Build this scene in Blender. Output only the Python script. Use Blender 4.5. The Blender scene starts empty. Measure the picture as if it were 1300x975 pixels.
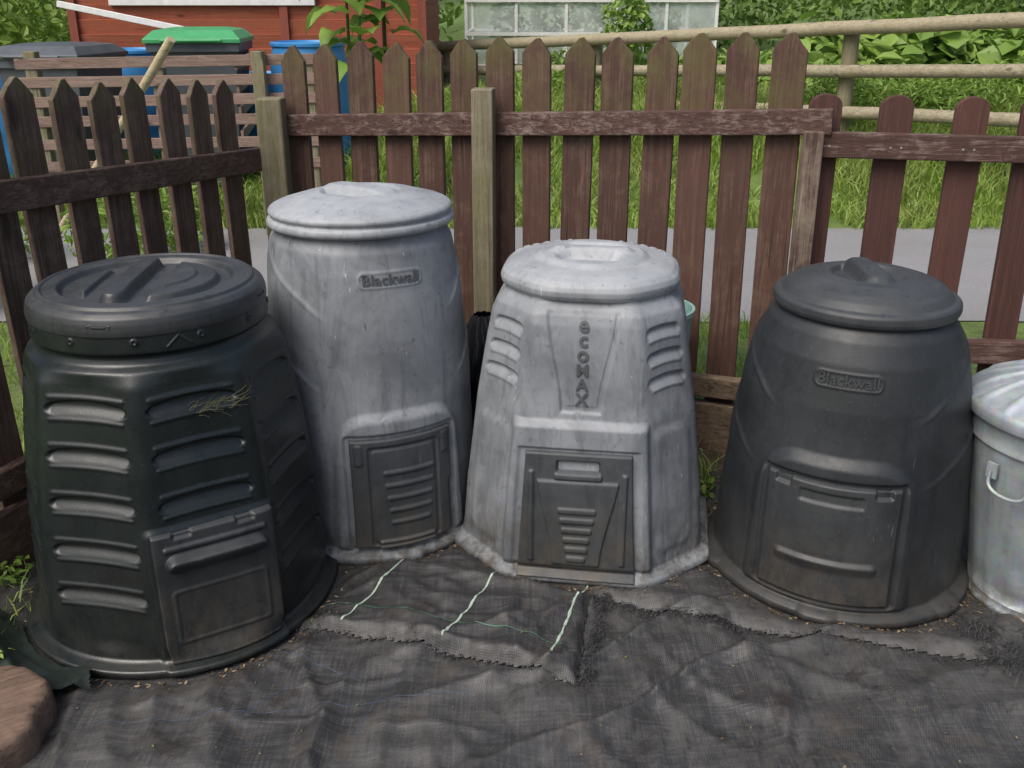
import bpy, math, random
import numpy as np
from mathutils import Vector
random.seed(4); rng=np.random.default_rng(7)
sc=bpy.context.scene
sc.view_settings.view_transform='Standard'; sc.view_settings.look='None'
sc.view_settings.exposure=0; sc.view_settings.gamma=1

# ---------------------------------------------------------------- utils
def link(o): sc.collection.objects.link(o); return o
def mk(name,verts,faces,mat=None,parent=None,smooth=False,midx=None):
    me=bpy.data.meshes.new(name)
    me.from_pydata([tuple(v) for v in verts] if not isinstance(verts,np.ndarray) else verts.tolist(),[],faces if isinstance(faces,list) else faces.tolist())
    if mat is not None:
        for m in (mat if isinstance(mat,(list,tuple)) else [mat]): me.materials.append(m)
    if midx is not None: me.polygons.foreach_set('material_index',midx)
    if smooth: me.polygons.foreach_set('use_smooth',[True]*len(me.polygons))
    me.update()
    o=link(bpy.data.objects.new(name,me))
    if parent: o.parent=parent
    return o
def empty(name,loc=(0,0,0),rz=0):
    o=link(bpy.data.objects.new(name,None)); o.location=loc; o.rotation_euler=(0,0,rz); o.empty_display_size=.1
    return o
def gridfaces(n,m,closed=False):
    i=np.arange(n if closed else n-1); j=np.arange(m-1)
    I,J=np.meshgrid(i,j,indexing='ij'); I2=(I+1)%n
    return np.stack([I*m+J,I2*m+J,I2*m+J+1,I*m+J+1],-1).reshape(-1,4)
def ss(x,a=0.,b=1.):
    t=np.clip((x-a)/(b-a),0,1); return t*t*(3-2*t)
def _h(i,j,s):
    v=np.sin(i*127.1+j*311.7+s*74.7)*43758.5453; return v-np.floor(v)
def vn(x,y,s=0):
    i=np.floor(x); j=np.floor(y); fx=x-i; fy=y-j; fx=fx*fx*(3-2*fx); fy=fy*fy*(3-2*fy)
    return (_h(i,j,s)*(1-fx)+_h(i+1,j,s)*fx)*(1-fy)+(_h(i,j+1,s)*(1-fx)+_h(i+1,j+1,s)*fx)*fy
def fbm(x,y,s=0,o=4):
    r=0;a=.5
    for k in range(o): r=r+a*vn(x*2**k,y*2**k,s+k*3); a*=.5
    return r/(1-.5**o)
class MB:
    def __init__(s): s.v=[];s.f=[];s.m=[]
    def add(s,vs,fs,m=0):
        b=len(s.v); s.v+= [tuple(v) for v in vs]; s.f+=[tuple(b+i for i in f) for f in fs]; s.m+=[m]*len(fs)
    def box(s,c,sz,t=(1,0,0),up=(0,0,1),m=0):
        t=Vector(t).normalized(); up=Vector(up).normalized(); n=up.cross(t).normalized(); up=t.cross(n).normalized(); c=Vector(c)
        vs=[c+t*(sz[0]/2*a)+n*(sz[1]/2*b)+up*(sz[2]/2*d) for d in(-1,1) for b in(-1,1) for a in(-1,1)]
        s.add(vs,[(0,2,3,1),(4,5,7,6),(0,1,5,4),(2,6,7,3),(0,4,6,2),(1,3,7,5)],m)
    def beam(s,a,b,w,h,m=0):
        a=Vector(a);b=Vector(b); s.box((a+b)/2,((b-a).length,w,h),t=(b-a),m=m)
    def prism(s,poly,th,P,t,n,up,m=0):
        P=Vector(P);t=Vector(t);n=Vector(n);up=Vector(up); k=len(poly)
        vs=[P+t*x+up*z+n*(th/2) for x,z in poly]+[P+t*x+up*z-n*(th/2) for x,z in poly]
        fs=[tuple(range(k)),tuple(range(2*k-1,k-1,-1))]+[(i,k+i,k+(i+1)%k,(i+1)%k) for i in range(k)]
        s.add(vs,fs,m)
    def cyl(s,a,b,r1,r2,n=14,m=0,cap=True,segs=1,jit=0):
        a=Vector(a);b=Vector(b);d=(b-a).normalized(); q=d.orthogonal().normalized(); w=d.cross(q)
        vs=[];
        for k in range(segs+1):
            u=k/segs; c=a.lerp(b,u)+q*random.uniform(-jit,jit)+w*random.uniform(-jit,jit); r=r1+(r2-r1)*u
            for i in range(n):
                an=2*math.pi*i/n; vs.append(c+q*(r*math.cos(an))+w*(r*math.sin(an)))
        fs=[(k*n+i,k*n+(i+1)%n,(k+1)*n+(i+1)%n,(k+1)*n+i) for k in range(segs) for i in range(n)]
        if cap: fs+=[tuple(range(n-1,-1,-1)),tuple(segs*n+i for i in range(n))]
        s.add(vs,fs,m)
    def tube(s,pts,r,n=10,m=0,ref=(0,0,1),rz=None):
        vs=[];K=len(pts)
        for k,p in enumerate(pts):
            d=(pts[min(k+1,K-1)]-pts[max(k-1,0)]).normalized(); q=d.cross(Vector(ref)).normalized(); w=d.cross(q)
            for i in range(n):
                an=2*math.pi*i/n; vs.append(p+q*(r*math.cos(an))+w*((rz or r)*math.sin(an)))
        s.add(vs,[(k*n+i,k*n+(i+1)%n,(k+1)*n+(i+1)%n,(k+1)*n+i) for k in range(K-1) for i in range(n)],m)
    def lathe(s,c,prof,n=40,m=0,fl=None):
        c=Vector(c); vs=[]; k=len(prof)
        for i in range(n):
            an=2*math.pi*i/n
            for (r,z) in prof:
                rr=r*(1+(fl(an) if fl else 0)); vs.append(c+Vector((rr*math.cos(an),rr*math.sin(an),z)))
        s.add(vs,[(i*k+j,((i+1)%n)*k+j,((i+1)%n)*k+j+1,i*k+j+1) for i in range(n) for j in range(k-1)],m)
    def obj(s,name,mats,parent=None,smooth=False,bevel=0,auto=None):
        o=mk(name,s.v,s.f,mats,parent,smooth,s.m)
        if bevel:
            b=o.modifiers.new('b','BEVEL'); b.width=bevel; b.segments=2; b.limit_method='ANGLE'
        if auto: 
            o.data.set_sharp_from_angle(angle=math.radians(auto))
        return o

# ---------------------------------------------------------------- node helpers
def newmat(name):
    m=bpy.data.materials.new(name); m.use_nodes=True; nt=m.node_tree
    return m,nt,nt.nodes['Principled BSDF']
def S(nt,inp,v):
    if isinstance(v,bpy.types.NodeSocket): nt.links.new(v,inp)
    else:
        if hasattr(inp.default_value,'__len__') and len(inp.default_value)==4 and len(v)==3: v=(*v,1)
        inp.default_value=v
def tex(nt,kind='Object'): return nt.nodes.new('ShaderNodeTexCoord').outputs[kind]
def mapping(nt,vec,scale=(1,1,1),rot=(0,0,0)):
    n=nt.nodes.new('ShaderNodeMapping'); S(nt,n.inputs['Vector'],vec); n.inputs['Scale'].default_value=scale; n.inputs['Rotation'].default_value=rot; return n.outputs[0]
def noise(nt,vec,scale,detail=4,rough=.6,dist=0):
    n=nt.nodes.new('ShaderNodeTexNoise'); S(nt,n.inputs['Vector'],vec); n.inputs['Scale'].default_value=scale
    n.inputs['Detail'].default_value=min(detail,4.5); n.inputs['Roughness'].default_value=rough; n.inputs['Distortion'].default_value=dist; return n.outputs[0]
def voro(nt,vec,scale,out='Distance',feat='F1'):
    n=nt.nodes.new('ShaderNodeTexVoronoi'); n.feature=feat; S(nt,n.inputs['Vector'],vec); n.inputs['Scale'].default_value=scale; return n.outputs[out]
def mr(nt,v,a,b,c=0.,d=1.):
    n=nt.nodes.new('ShaderNodeMapRange'); n.clamp=True
    for i,x in enumerate((v,a,b,c,d)): S(nt,n.inputs[i],x)
    return n.outputs[0]
def mx(nt,f,A,B,mode='MIX'):
    n=nt.nodes.new('ShaderNodeMix'); n.data_type='RGBA'; n.blend_type=mode
    S(nt,n.inputs[0],f); S(nt,n.inputs[6],A); S(nt,n.inputs[7],B); return n.outputs[2]
def ma(nt,op,a,b=0.):
    n=nt.nodes.new('ShaderNodeMath'); n.operation=op; S(nt,n.inputs[0],a); S(nt,n.inputs[1],b); return n.outputs[0]
def bump(nt,bs,h,strength=.3,dist=.01):
    n=nt.nodes.new('ShaderNodeBump'); n.inputs['Strength'].default_value=strength; n.inputs['Distance'].default_value=dist
    S(nt,n.inputs['Height'],h); nt.links.new(n.outputs[0],bs.inputs['Normal'])
def sepz(nt,vec,i=2):
    n=nt.nodes.new('ShaderNodeSeparateXYZ'); S(nt,n.inputs[0],vec); return n.outputs[i]
def geo(nt,o): return nt.nodes.new('ShaderNodeNewGeometry').outputs[o]

def plastic(name,base,faded,r0=.4,r1=.6,fade=(.35,.7),dust=.45,dirt=(.075,.062,.045),topfade=.4,lowz=.10,scratch=.2,stain=.5):
    m,nt,b=newmat(name); tc=tex(nt)
    n1=noise(nt,tc,4.5,5,.65,.4); c=mx(nt,mr(nt,n1,fade[0],fade[1]),base,faded)
    st=noise(nt,mapping(nt,tc,(16,16,1.1)),1,5,.75,.5); c=mx(nt,mr(nt,st,.5,.78,0,.4),c,faded)
    st2=noise(nt,mapping(nt,tc,(11,11,1.5),(.1,.05,.3)),1.7,5,.75,.8); c=mx(nt,mr(nt,st2,.50,.72,0,stain),c,tuple(x*.5 for x in base))
    n5=noise(nt,tc,2.2,5,.7,1.2); c=mx(nt,mr(nt,n5,.52,.60,0,stain*.6),c,tuple(x*.66 for x in base))
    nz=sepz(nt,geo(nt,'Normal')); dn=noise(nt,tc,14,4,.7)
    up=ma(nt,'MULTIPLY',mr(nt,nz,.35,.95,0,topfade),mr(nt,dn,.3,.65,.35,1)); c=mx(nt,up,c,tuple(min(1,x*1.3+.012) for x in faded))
    sp=noise(nt,tc,130,2,.5); c=mx(nt,mr(nt,sp,.66,.72,0,.3),c,tuple(x*.6+.06 for x in faded))
    sp2=noise(nt,tc,45,4,.65); c=mx(nt,mr(nt,sp2,.60,.72,0,.55),c,tuple(x*.4 for x in base))
    sr=noise(nt,mapping(nt,tc,(70,70,4),(.25,.3,.1)),1,3,.6,1.5)
    c=mx(nt,ma(nt,'MULTIPLY',mr(nt,sr,.68,.73,0,scratch),mr(nt,dn,.45,.55)),c,tuple(min(1,x*1.6+.03) for x in faded))
    sr2=noise(nt,mapping(nt,tc,(50,50,5),(-.7,.6,.5)),1,3,.6,1.)
    c=mx(nt,ma(nt,'MULTIPLY',mr(nt,sr2,.70,.74,0,scratch),mr(nt,n1,.45,.55)),c,tuple(x*.45 for x in base))
    z=sepz(nt,tc); lown=noise(nt,mapping(nt,tc,(1,1,.5)),20,5,.78)
    low=ma(nt,'MULTIPLY',mr(nt,z,lowz*2.8,0,0,1),mr(nt,lown,.36,.6,0,1)); c=mx(nt,ma(nt,'MULTIPLY',low,dust*2),c,dirt)
    S(nt,b.inputs['Base Color'],c)
    S(nt,b.inputs['Roughness'],mr(nt,dn,.3,.7,r0,r1))
    h=ma(nt,'ADD',ma(nt,'MULTIPLY',noise(nt,tc,260,1,.5),.15),noise(nt,tc,9,2,.5)); bump(nt,b,h,.25,.006)
    return m
def wood(name,base,worn,axis='z',algae=.0,algz=(1.0,1.4),dark=.5,rough=.75,wornth=(.5,.72),algcol=(.11,.115,.03),edge=0):
    m,nt,b=newmat(name); tc=tex(nt)
    sc3={'z':(75,75,2.4),'x':(2.6,60,75),'y':(75,2.6,75)}[axis]
    isl=geo(nt,'Random Per Island'); off=nt.nodes.new('ShaderNodeVectorMath'); off.operation='ADD'
    cb=nt.nodes.new('ShaderNodeCombineXYZ'); S(nt,cb.inputs[0],ma(nt,'MULTIPLY',isl,37.)); S(nt,cb.inputs[1],ma(nt,'MULTIPLY',isl,91.)); S(nt,cb.inputs[2],ma(nt,'MULTIPLY',isl,17.))
    nt.links.new(tc,off.inputs[0]); nt.links.new(cb.outputs[0],off.inputs[1]); v=off.outputs[0]
    g=noise(nt,mapping(nt,v,sc3),1,6,.8,.8); c=mx(nt,mr(nt,g,.34,.62),tuple(x*dark for x in base),base)
    w=noise(nt,v,11,5,.78,.5); w2=ma(nt,'ADD',ma(nt,'MULTIPLY',w,.45),ma(nt,'MULTIPLY',g,.55)); c=mx(nt,mr(nt,w2,wornth[0],wornth[1],0,.85),c,worn)
    c=mx(nt,mr(nt,isl,0,1,0,.4),c,tuple(x*1.45 for x in base))
    # thin dark cracks along the grain
    ck=noise(nt,mapping(nt,v,tuple(q*1.6 if q>10 else q*.8 for q in sc3)),1,2,.5,.3); c=mx(nt,mr(nt,ck,.66,.70,0,.75),c,tuple(x*.25 for x in base))
    if algae:
        z=sepz(nt,tc); al=ma(nt,'MULTIPLY',mr(nt,z,algz[0],algz[1],.05,1),mr(nt,noise(nt,v,6,5,.7,.3),.42,.62,0,algae)); c=mx(nt,al,c,algcol)
    k=voro(nt,mapping(nt,v,{'z':(7,7,2.5),'x':(2.5,7,7),'y':(7,2.5,7)}[axis]),1); c=mx(nt,mr(nt,k,.07,.13,.8,0),c,tuple(x*.25 for x in base))
    S(nt,b.inputs['Base Color'],c); b.inputs['Roughness'].default_value=rough
    bump(nt,b,ma(nt,'ADD',g,ma(nt,'MULTIPLY',w,.5)),.7,.004); return m
def foliage(name,c1,c2,c3=None,tr=.35,rough=.5):
    m,nt,b=newmat(name); isl=geo(nt,'Random Per Island'); tc=tex(nt)
    c=mx(nt,isl,c1,c2)
    if c3: c=mx(nt,mr(nt,noise(nt,tc,1.6,2,.6),.42,.62),c,c3)
    S(nt,b.inputs['Base Color'],c); b.inputs['Roughness'].default_value=rough
    t=nt.nodes.new('ShaderNodeBsdfTranslucent'); S(nt,t.inputs[0],c); ms=nt.nodes.new('ShaderNodeMixShader'); ms.inputs[0].default_value=tr
    nt.links.new(b.outputs[0],ms.inputs[1]); nt.links.new(t.outputs[0],ms.inputs[2]); nt.links.new(ms.outputs[0],nt.nodes['Material Output'].inputs[0])
    return m
def simple(name,c1,c2,scale=8,rough=.6,metal=0,bs=.2):
    m,nt,b=newmat(name); tc=tex(nt); n=noise(nt,tc,scale,4,.7); S(nt,b.inputs['Base Color'],mx(nt,mr(nt,n,.3,.7),c1,c2))
    b.inputs['Roughness'].default_value=rough; b.inputs['Metallic'].default_value=metal; bump(nt,b,n,bs,.004); return m

# ---------------------------------------------------------------- materials
M_c1=plastic('plastic_black',(.006,.010,.0105),(.012,.0175,.018),.26,.42,topfade=.25,dust=.2,scratch=.3,dirt=(.04,.034,.026))
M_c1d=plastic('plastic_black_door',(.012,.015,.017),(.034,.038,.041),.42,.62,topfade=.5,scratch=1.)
M_c1l=plastic('plastic_black_lid',(.017,.020,.022),(.042,.046,.049),.34,.52,topfade=.7,scratch=.5)
M_grey=plastic('plastic_faded_grey',(.130,.144,.160),(.262,.281,.302),.46,.64,topfade=.5,scratch=.8,stain=.65,dirt=(.06,.052,.04),dust=.5)
M_greyl=plastic('plastic_faded_lid',(.215,.234,.252),(.35,.37,.39),.42,.58,topfade=.4,scratch=.7)
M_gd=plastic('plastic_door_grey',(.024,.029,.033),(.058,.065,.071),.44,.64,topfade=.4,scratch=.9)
M_dk=plastic('plastic_charcoal',(.0125,.0155,.0185),(.026,.030,.034),.42,.6,topfade=.4,dust=.2,scratch=.6)
M_dkl=plastic('plastic_charcoal_lid',(.021,.025,.028),(.046,.051,.055),.44,.6,topfade=.5,scratch=.5)
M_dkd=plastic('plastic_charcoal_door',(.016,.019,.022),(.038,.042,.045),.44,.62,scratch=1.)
M_slot=simple('slot_dark',(.006,.006,.006),(.01,.01,.01))
M_pick=wood('stained_picket',(.086,.042,.030),(.165,.11,.082),'z',algae=.6,algz=(1.0,1.38),wornth=(.50,.66))
M_pickl=wood('stained_picket_worn',(.092,.055,.040),(.20,.15,.112),'z',algae=.6,algz=(1.0,1.3),wornth=(.46,.64))
M_pickr=wood('stained_picket_new',(.086,.036,.027),(.13,.07,.053),'z',wornth=(.55,.72))
M_rail=wood('stained_rail',(.085,.041,.032),(.27,.215,.18),'x',wornth=(.50,.62))
M_raill=wood('stained_rail_y',(.090,.050,.037),(.22,.165,.12),'y',wornth=(.48,.66))
M_rotten=wood('weathered_board',(.11,.072,.045),(.28,.21,.145),'x',wornth=(.42,.6))
M_post=wood('algae_post',(.17,.15,.09),(.27,.245,.165),'z',algae=.55,algz=(.3,1.2),algcol=(.17,.165,.06),wornth=(.42,.62))
M_pole=wood('weathered_pole',(.27,.235,.15),(.40,.36,.26),'x',wornth=(.45,.65),dark=.6)
M_slat=wood('weathered_slat',(.22,.15,.12),(.33,.27,.22),'x')
M_shed=wood('red_shed_board',(.32,.085,.042),(.40,.15,.085),'x',dark=.75)
M_shedv=wood('red_shed_trim',(.20,.05,.03),(.28,.08,.05),'z',dark=.75)
M_grass=foliage('grass_blades',(.17,.29,.035),(.36,.48,.10),(.28,.36,.09),.4)
M_leaf=foliage('leaves_green',(.08,.155,.024),(.19,.30,.06))
M_leafb=foliage('leaves_bright',(.15,.27,.042),(.29,.42,.09))
M_leafd=foliage('leaves_dark',(.04,.085,.018),(.10,.17,.035))
M_white=simple('white_paint',(.62,.62,.6),(.78,.78,.76),12,.5)
M_blue=simple('blue_plastic',(.03,.17,.42),(.05,.25,.52),5,.45)
M_wb=simple('bin_grey_plastic',(.055,.068,.078),(.09,.10,.11),6,.45)
M_glid=simple('green_lid_plastic',(.04,.27,.10),(.07,.35,.14),6,.4)
M_cream=wood('cream_pole',(.42,.36,.22),(.5,.45,.32),'x')

def mat_galv():
    m,nt,b=newmat('galvanised_steel'); tc=tex(nt)
    v=voro(nt,tc,60,'Color'); n=noise(nt,tc,7,5,.7)
    c=mx(nt,mr(nt,n,.3,.7),(.30,.345,.37),(.46,.51,.53)); c=mx(nt,.15,c,v,'MULTIPLY')
    s=noise(nt,mapping(nt,tc,(30,30,1.5)),1,4,.6); c=mx(nt,mr(nt,s,.5,.75,0,.55),c,(.2,.23,.245))
    z=sepz(nt,tc); c=mx(nt,ma(nt,'MULTIPLY',mr(nt,z,.14,.0),mr(nt,noise(nt,tc,20,5,.7),.35,.6)),c,(.10,.085,.065))
    S(nt,b.inputs['Base Color'],c); b.inputs['Metallic'].default_value=.45; S(nt,b.inputs['Roughness'],mr(nt,n,.3,.7,.45,.65)); bump(nt,b,n,.15,.004); return m
M_galv=mat_galv()
def mat_fabric(name,dustth=(.45,.75),dustamt=.7,k=1.,rot=.35):
    m,nt,b=newmat(name); tc=tex(nt)
    n=noise(nt,tc,2.6,5,.7,.6); n2=noise(nt,tc,24,5,.75)
    d=ma(nt,'ADD',ma(nt,'MULTIPLY',n,.65),ma(nt,'MULTIPLY',n2,.35))
    wv=nt.nodes.new('ShaderNodeTexWave'); S(nt,wv.inputs[0],mapping(nt,tc,(1,1,1),(0,0,rot))); wv.inputs['Scale'].default_value=62; wv.inputs['Distortion'].default_value=1.2
    wv2=nt.nodes.new('ShaderNodeTexWave'); S(nt,wv2.inputs[0],mapping(nt,tc,(1,1,1),(0,0,rot+1.57))); wv2.inputs['Scale'].default_value=100; wv2.inputs['Distortion'].default_value=1.2
    w=ma(nt,'MULTIPLY',wv.outputs[1],wv2.outputs[1])
    sA=noise(nt,mapping(nt,tc,(6,160,1),(0,0,rot)),1,2,.5); sB=noise(nt,mapping(nt,tc,(160,6,1),(0,0,rot)),1,2,.5); sk=ma(nt,'ADD',ma(nt,'MULTIPLY',sA,.5),ma(nt,'MULTIPLY',sB,.5))
    c=mx(nt,w,(.026*k,.026*k,.027*k),(.050*k,.051*k,.052*k)); c=mx(nt,mr(nt,sk,.48,.62,0,.6),c,(.080*k,.081*k,.083*k))
    c=mx(nt,mr(nt,d,dustth[0],dustth[1],0,dustamt),c,(.135,.13,.122))
    s=noise(nt,tc,9,6,.8,.5); c=mx(nt,mr(nt,s,.55,.68,0,.75),c,(.024,.019,.015))
    n7=noise(nt,tc,3.7,6,.75,1.); c=mx(nt,mr(nt,n7,.56,.68,0,.5),c,(.085,.068,.05))
    sp=noise(nt,tc,110,3,.6); c=mx(nt,mr(nt,sp,.66,.73,0,.45),c,(.16,.14,.11))
    S(nt,b.inputs['Base Color'],c); S(nt,b.inputs['Roughness'],mr(nt,n2,.3,.7,.38,.62)); bump(nt,b,ma(nt,'ADD',ma(nt,'MULTIPLY',w,.6),ma(nt,'MULTIPLY',n2,.35)),.4,.002); return m
M_fab=mat_fabric('weed_fabric'); M_fab2=mat_fabric('weed_fabric_mat',(.48,.76),.6,.9,.3)
def mat_ground():
    m,nt,b=newmat('ground_soil_grass'); tc=tex(nt)
    n=noise(nt,tc,12,6,.75); soil=mx(nt,mr(nt,n,.3,.7),(.025,.017,.011),(.085,.062,.042))
    g=mx(nt,mr(nt,noise(nt,tc,3,5,.7),.3,.7),(.06,.11,.02),(.14,.2,.045))
    z=sepz(nt,tc); f=mr(nt,ma(nt,'ADD',z,ma(nt,'MULTIPLY',n,.1)),.17,.22)
    S(nt,b.inputs['Base Color'],mx(nt,f,soil,g)); b.inputs['Roughness'].default_value=.9; bump(nt,b,n,.9,.02); return m
M_ground=mat_ground()
def mat_path():
    m,nt,b=newmat('asphalt_path'); tc=tex(nt)
    v=noise(nt,tc,160,3,.7); n=noise(nt,tc,1.8,5,.6)
    c=mx(nt,mr(nt,v,.35,.65),(.19,.19,.195),(.30,.30,.305)); c=mx(nt,mr(nt,n,.4,.65,0,.5),c,(.19,.187,.18))
    S(nt,b.inputs['Base Color'],c); b.inputs['Roughness'].default_value=.85; bump(nt,b,v,.5,.004); return m
M_path=mat_path()
M_fib=simple('frayed_fibre',(.012,.012,.013),(.06,.06,.06),20,.6)
M_stripe=simple('stripe_thread',(.20,.30,.23),(.46,.54,.46),60,.7)
M_greenline=simple('green_thread',(.03,.12,.07),(.10,.22,.15),60,.7)
M_blueline=simple('blue_thread',(.035,.05,.08),(.07,.10,.16),60,.7)

# ---------------------------------------------------------------- fence lines and terrain
A=np.array((-.90,3.70)); B=np.array((.93,3.02)); LN=np.array((-1.56,1.95)); LF=np.array((-.98,3.58)); RE=np.array((3.2,2.80))
bins=[(-.885,2.215,.400),(-.425,2.635,.335),(.222,2.57,.385),(.922,2.365,.355),(1.425,2.175,.19)]
def sd(x,y,p,q):
    t=(q-p)/np.linalg.norm(q-p); return -(x-p[0])*t[1]+(y-p[1])*t[0]
def outd(x,y):
    return np.maximum(np.maximum(sd(x,y,A,B),sd(x,y,B,RE)),sd(x,y,LN,LF))
def T(x,y):
    x=np.asarray(x,float); y=np.asarray(y,float); o=outd(x,y)
    base=-.014+.176*ss(o,.0,.07)
    leftk=.3+.7*ss(x,-1.9,-.3)
    bank=.5*ss(y,5.9,8.1)*leftk
    far=.03*np.clip(y-9,0,3)+.07*np.clip(y-12,0,60)
    nz=.03*(fbm(x*1.7,y*1.7,3)-.5)*ss(o,.1,.5)*(1-ss(y,3.9,4.1)*(1-ss(y,5.8,6.1)))+.012*(fbm(x*7,y*7,5)-.5)*(1-ss(o,-.05,0))
    return base+bank+far+nz
xs=np.concatenate([np.linspace(-400,-22,16),np.linspace(-20,-3.2,30),np.linspace(-3,4,176),np.linspace(4.3,20,30),np.linspace(22,400,16)])
ys=np.concatenate([np.linspace(-300,-6,12),np.linspace(-5,.6,14),np.linspace(.8,4.2,120),np.linspace(4.3,10,60),np.linspace(10.5,40,40),np.linspace(45,700,24)])
X,Y=np.meshgrid(xs,ys,indexing='ij'); P=np.stack([X,Y,T(X,Y)],-1).reshape(-1,3)
mk('ground',P,gridfaces(len(xs),len(ys)),M_ground,smooth=True)
px=np.linspace(-7,16,160); ed0=4.02+.05*(fbm(px*2,px*0,1)-.5)+.0*px; ed1=5.92+.09*(fbm(px*2,px*0+5,2)-.5)
V=[];
for a,b0,b1 in zip(px,ed0,ed1):
    for k in range(9): V.append((a,b0+(b1-b0)*k/8,.1685+.012*math.sin(math.pi*k/8)))
mk('path',V,gridfaces(160,9),M_path,smooth=True)

# ---------------------------------------------------------------- blades and leaves
def blades(name,xyz,h,w,mat,lean=.45,parent=None):
    n=len(xyz); a=rng.uniform(0,2*math.pi,n); la=rng.uniform(0,2*math.pi,n); l=h*rng.uniform(.1,lean*2,n)
    dx=np.cos(a)*w/2; dy=np.sin(a)*w/2; lx=np.cos(la)*l; ly=np.sin(la)*l
    V=np.zeros((n,5,3)); z=xyz[:,2]-.01
    V[:,0]=np.stack([xyz[:,0]-dx,xyz[:,1]-dy,z],-1); V[:,1]=np.stack([xyz[:,0]+dx,xyz[:,1]+dy,z],-1)
    V[:,2]=np.stack([xyz[:,0]+dx*.8+lx*.35,xyz[:,1]+dy*.8+ly*.35,z+h*.6],-1); V[:,3]=np.stack([xyz[:,0]-dx*.8+lx*.35,xyz[:,1]-dy*.8+ly*.35,z+h*.6],-1)
    V[:,4]=np.stack([xyz[:,0]+lx,xyz[:,1]+ly,z+h*rng.uniform(.75,1.,n)],-1)
    b=np.arange(n)*5; F=[(i,i+1,i+2,i+3) for i in b.tolist()]+[(i+3,i+2,i+4) for i in b.tolist()]
    return mk(name,V.reshape(-1,3),F,mat,parent,True)
def scatter(n,x0,x1,y0,y1,cond=None):
    x=rng.uniform(x0,x1,n); y=rng.uniform(y0,y1,n)
    if cond is not None: k=cond(x,y); x=x[k];y=y[k]
    return np.stack([x,y,T(x,y)],-1)
g1=scatter(56000,-4.,6.,5.86,9.0,lambda x,y:(fbm(x*1.5,y*1.5,9)>.33))
g2=scatter(15000,-2.6,5,2.7,4.12,lambda x,y:(outd(x,y)>.06)&(fbm(x*2,y*2,4)+.5*(outd(x,y)<.5)>.5)&(y<4.04+.08*rng.random(len(x))))
g3=scatter(5000,-6,-1.2,2.2,8,lambda x,y:(outd(x,y)>.1)&((y<4)|(y>5.95)))
gg=empty('grass')
hh=.06+.17*fbm(g1[:,0]*1.2,g1[:,1]*1.2,12)*rng.uniform(.4,1.5,len(g1))*(.6+.9*ss(g1[:,1],6,7.5)); blades('bank_grass',g1,hh,.012,M_grass,.7,gg)
blades('verge_grass',g2,.03+.11*rng.random(len(g2))**1.5,.006,M_grass,.5,gg)
blades('side_grass',g3,.06+.18*rng.random(len(g3)),.008,M_grass,.5,gg)

def leaves(name,blobs,n,size,mat,parent=None,asp=.55,upb=.5,shell=.5):
    w=np.array([b[6] for b in blobs],float); w/=w.sum(); idx=rng.choice(len(blobs),n,p=w); bb=np.array([b[:6] for b in blobs])[idx]
    d=rng.normal(size=(n,3)); d/=np.linalg.norm(d,axis=1)[:,None]; r=shell+(1-shell)*rng.random(n)**.7
    r*=1+.25*(fbm(d[:,0]*3+idx*7,d[:,2]*3+d[:,1]*2,8)-.5)*2
    C=bb[:,:3]+d*bb[:,3:6]*r[:,None]
    nrm=d*.6+rng.normal(size=(n,3))*.55; nrm[:,2]+=upb; nrm/=np.linalg.norm(nrm,axis=1)[:,None]
    t=rng.normal(size=(n,3)); t-=nrm*(t*nrm).sum(1)[:,None]; t/=np.linalg.norm(t,axis=1)[:,None]; s=np.cross(nrm,t)
    L=size*rng.uniform(.5,1.3,n)[:,None]
    V=np.zeros((n,6,3)); V[:,0]=C-t*L*.5; V[:,1]=C-t*L*.1+s*L*asp*.5+nrm*L*.12; V[:,2]=C+t*L*.25+s*L*asp*.33+nrm*L*.08; V[:,3]=C+t*L*.55-nrm*L*.12; V[:,4]=C+t*L*.25-s*L*asp*.33+nrm*L*.08; V[:,5]=C-t*L*.1-s*L*asp*.5+nrm*L*.12
    F=[]
    for i in (np.arange(n)*6).tolist(): F+=[(i,i+1,i+2,i+3),(i,i+3,i+4,i+5)]
    return mk(name,V.reshape(-1,3),F,mat,parent,False)

# ---------------------------------------------------------------- picket fences
def outline(w,h,kind,n=8):
    j=lambda:random.uniform(-.004,.004)
    if kind=='point': return [(-w/2,0),(w/2,0),(w/2,h-.052+j()),(w*.30,h-.028+j()),(.006+j(),h),(-.006+j(),h-.002),(-w*.30,h-.028+j()),(-w/2,h-.052+j())]
    r=w/2; return [(-r,0),(r,0)]+[(r*math.cos(math.pi*i/n),h-r*.75+r*.75*math.sin(math.pi*i/n)) for i in range(n+1)]
def picket_run(mb,P0,P1,n,w,zb,zt0,zt1,kind,th=.02,tilt=.010,off=0.,ln=(0,0)):
    P0=np.array(P0);P1=np.array(P1); t=(P1-P0)/np.linalg.norm(P1-P0); nn=np.array((t[1],-t[0]))
    for i in range(n):
        u=(i+.5)/n if n>1 else .5
        p=P0+(P1-P0)*u+t*random.uniform(-.005,.005); zt=zt0+(zt1-zt0)*u+random.uniform(-.01,.01)
        a=random.uniform(-tilt,tilt)+ln[0]*(1-u)+ln[1]*u; up=(t[0]*a,t[1]*a,1)
        mb.prism(outline(w*random.uniform(.95,1.05),zt-zb,kind),th,(p[0]-nn[0]*off,p[1]-nn[1]*off,zb),(t[0],t[1],0),(nn[0],nn[1],0),up)
tM=(B-A)/np.linalg.norm(B-A); nM=np.array((tM[1],-tM[0]))
def at(p,o,z,n=nM): return (p[0]+n[0]*o,p[1]+n[1]*o,z)
f=empty('picket_fence')
mb=MB(); picket_run(mb,A+tM*.03,B-tM*.0,14,.101,.17,1.365,1.43,'point'); mb.obj('pickets',M_pick,f,bevel=.003)
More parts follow.
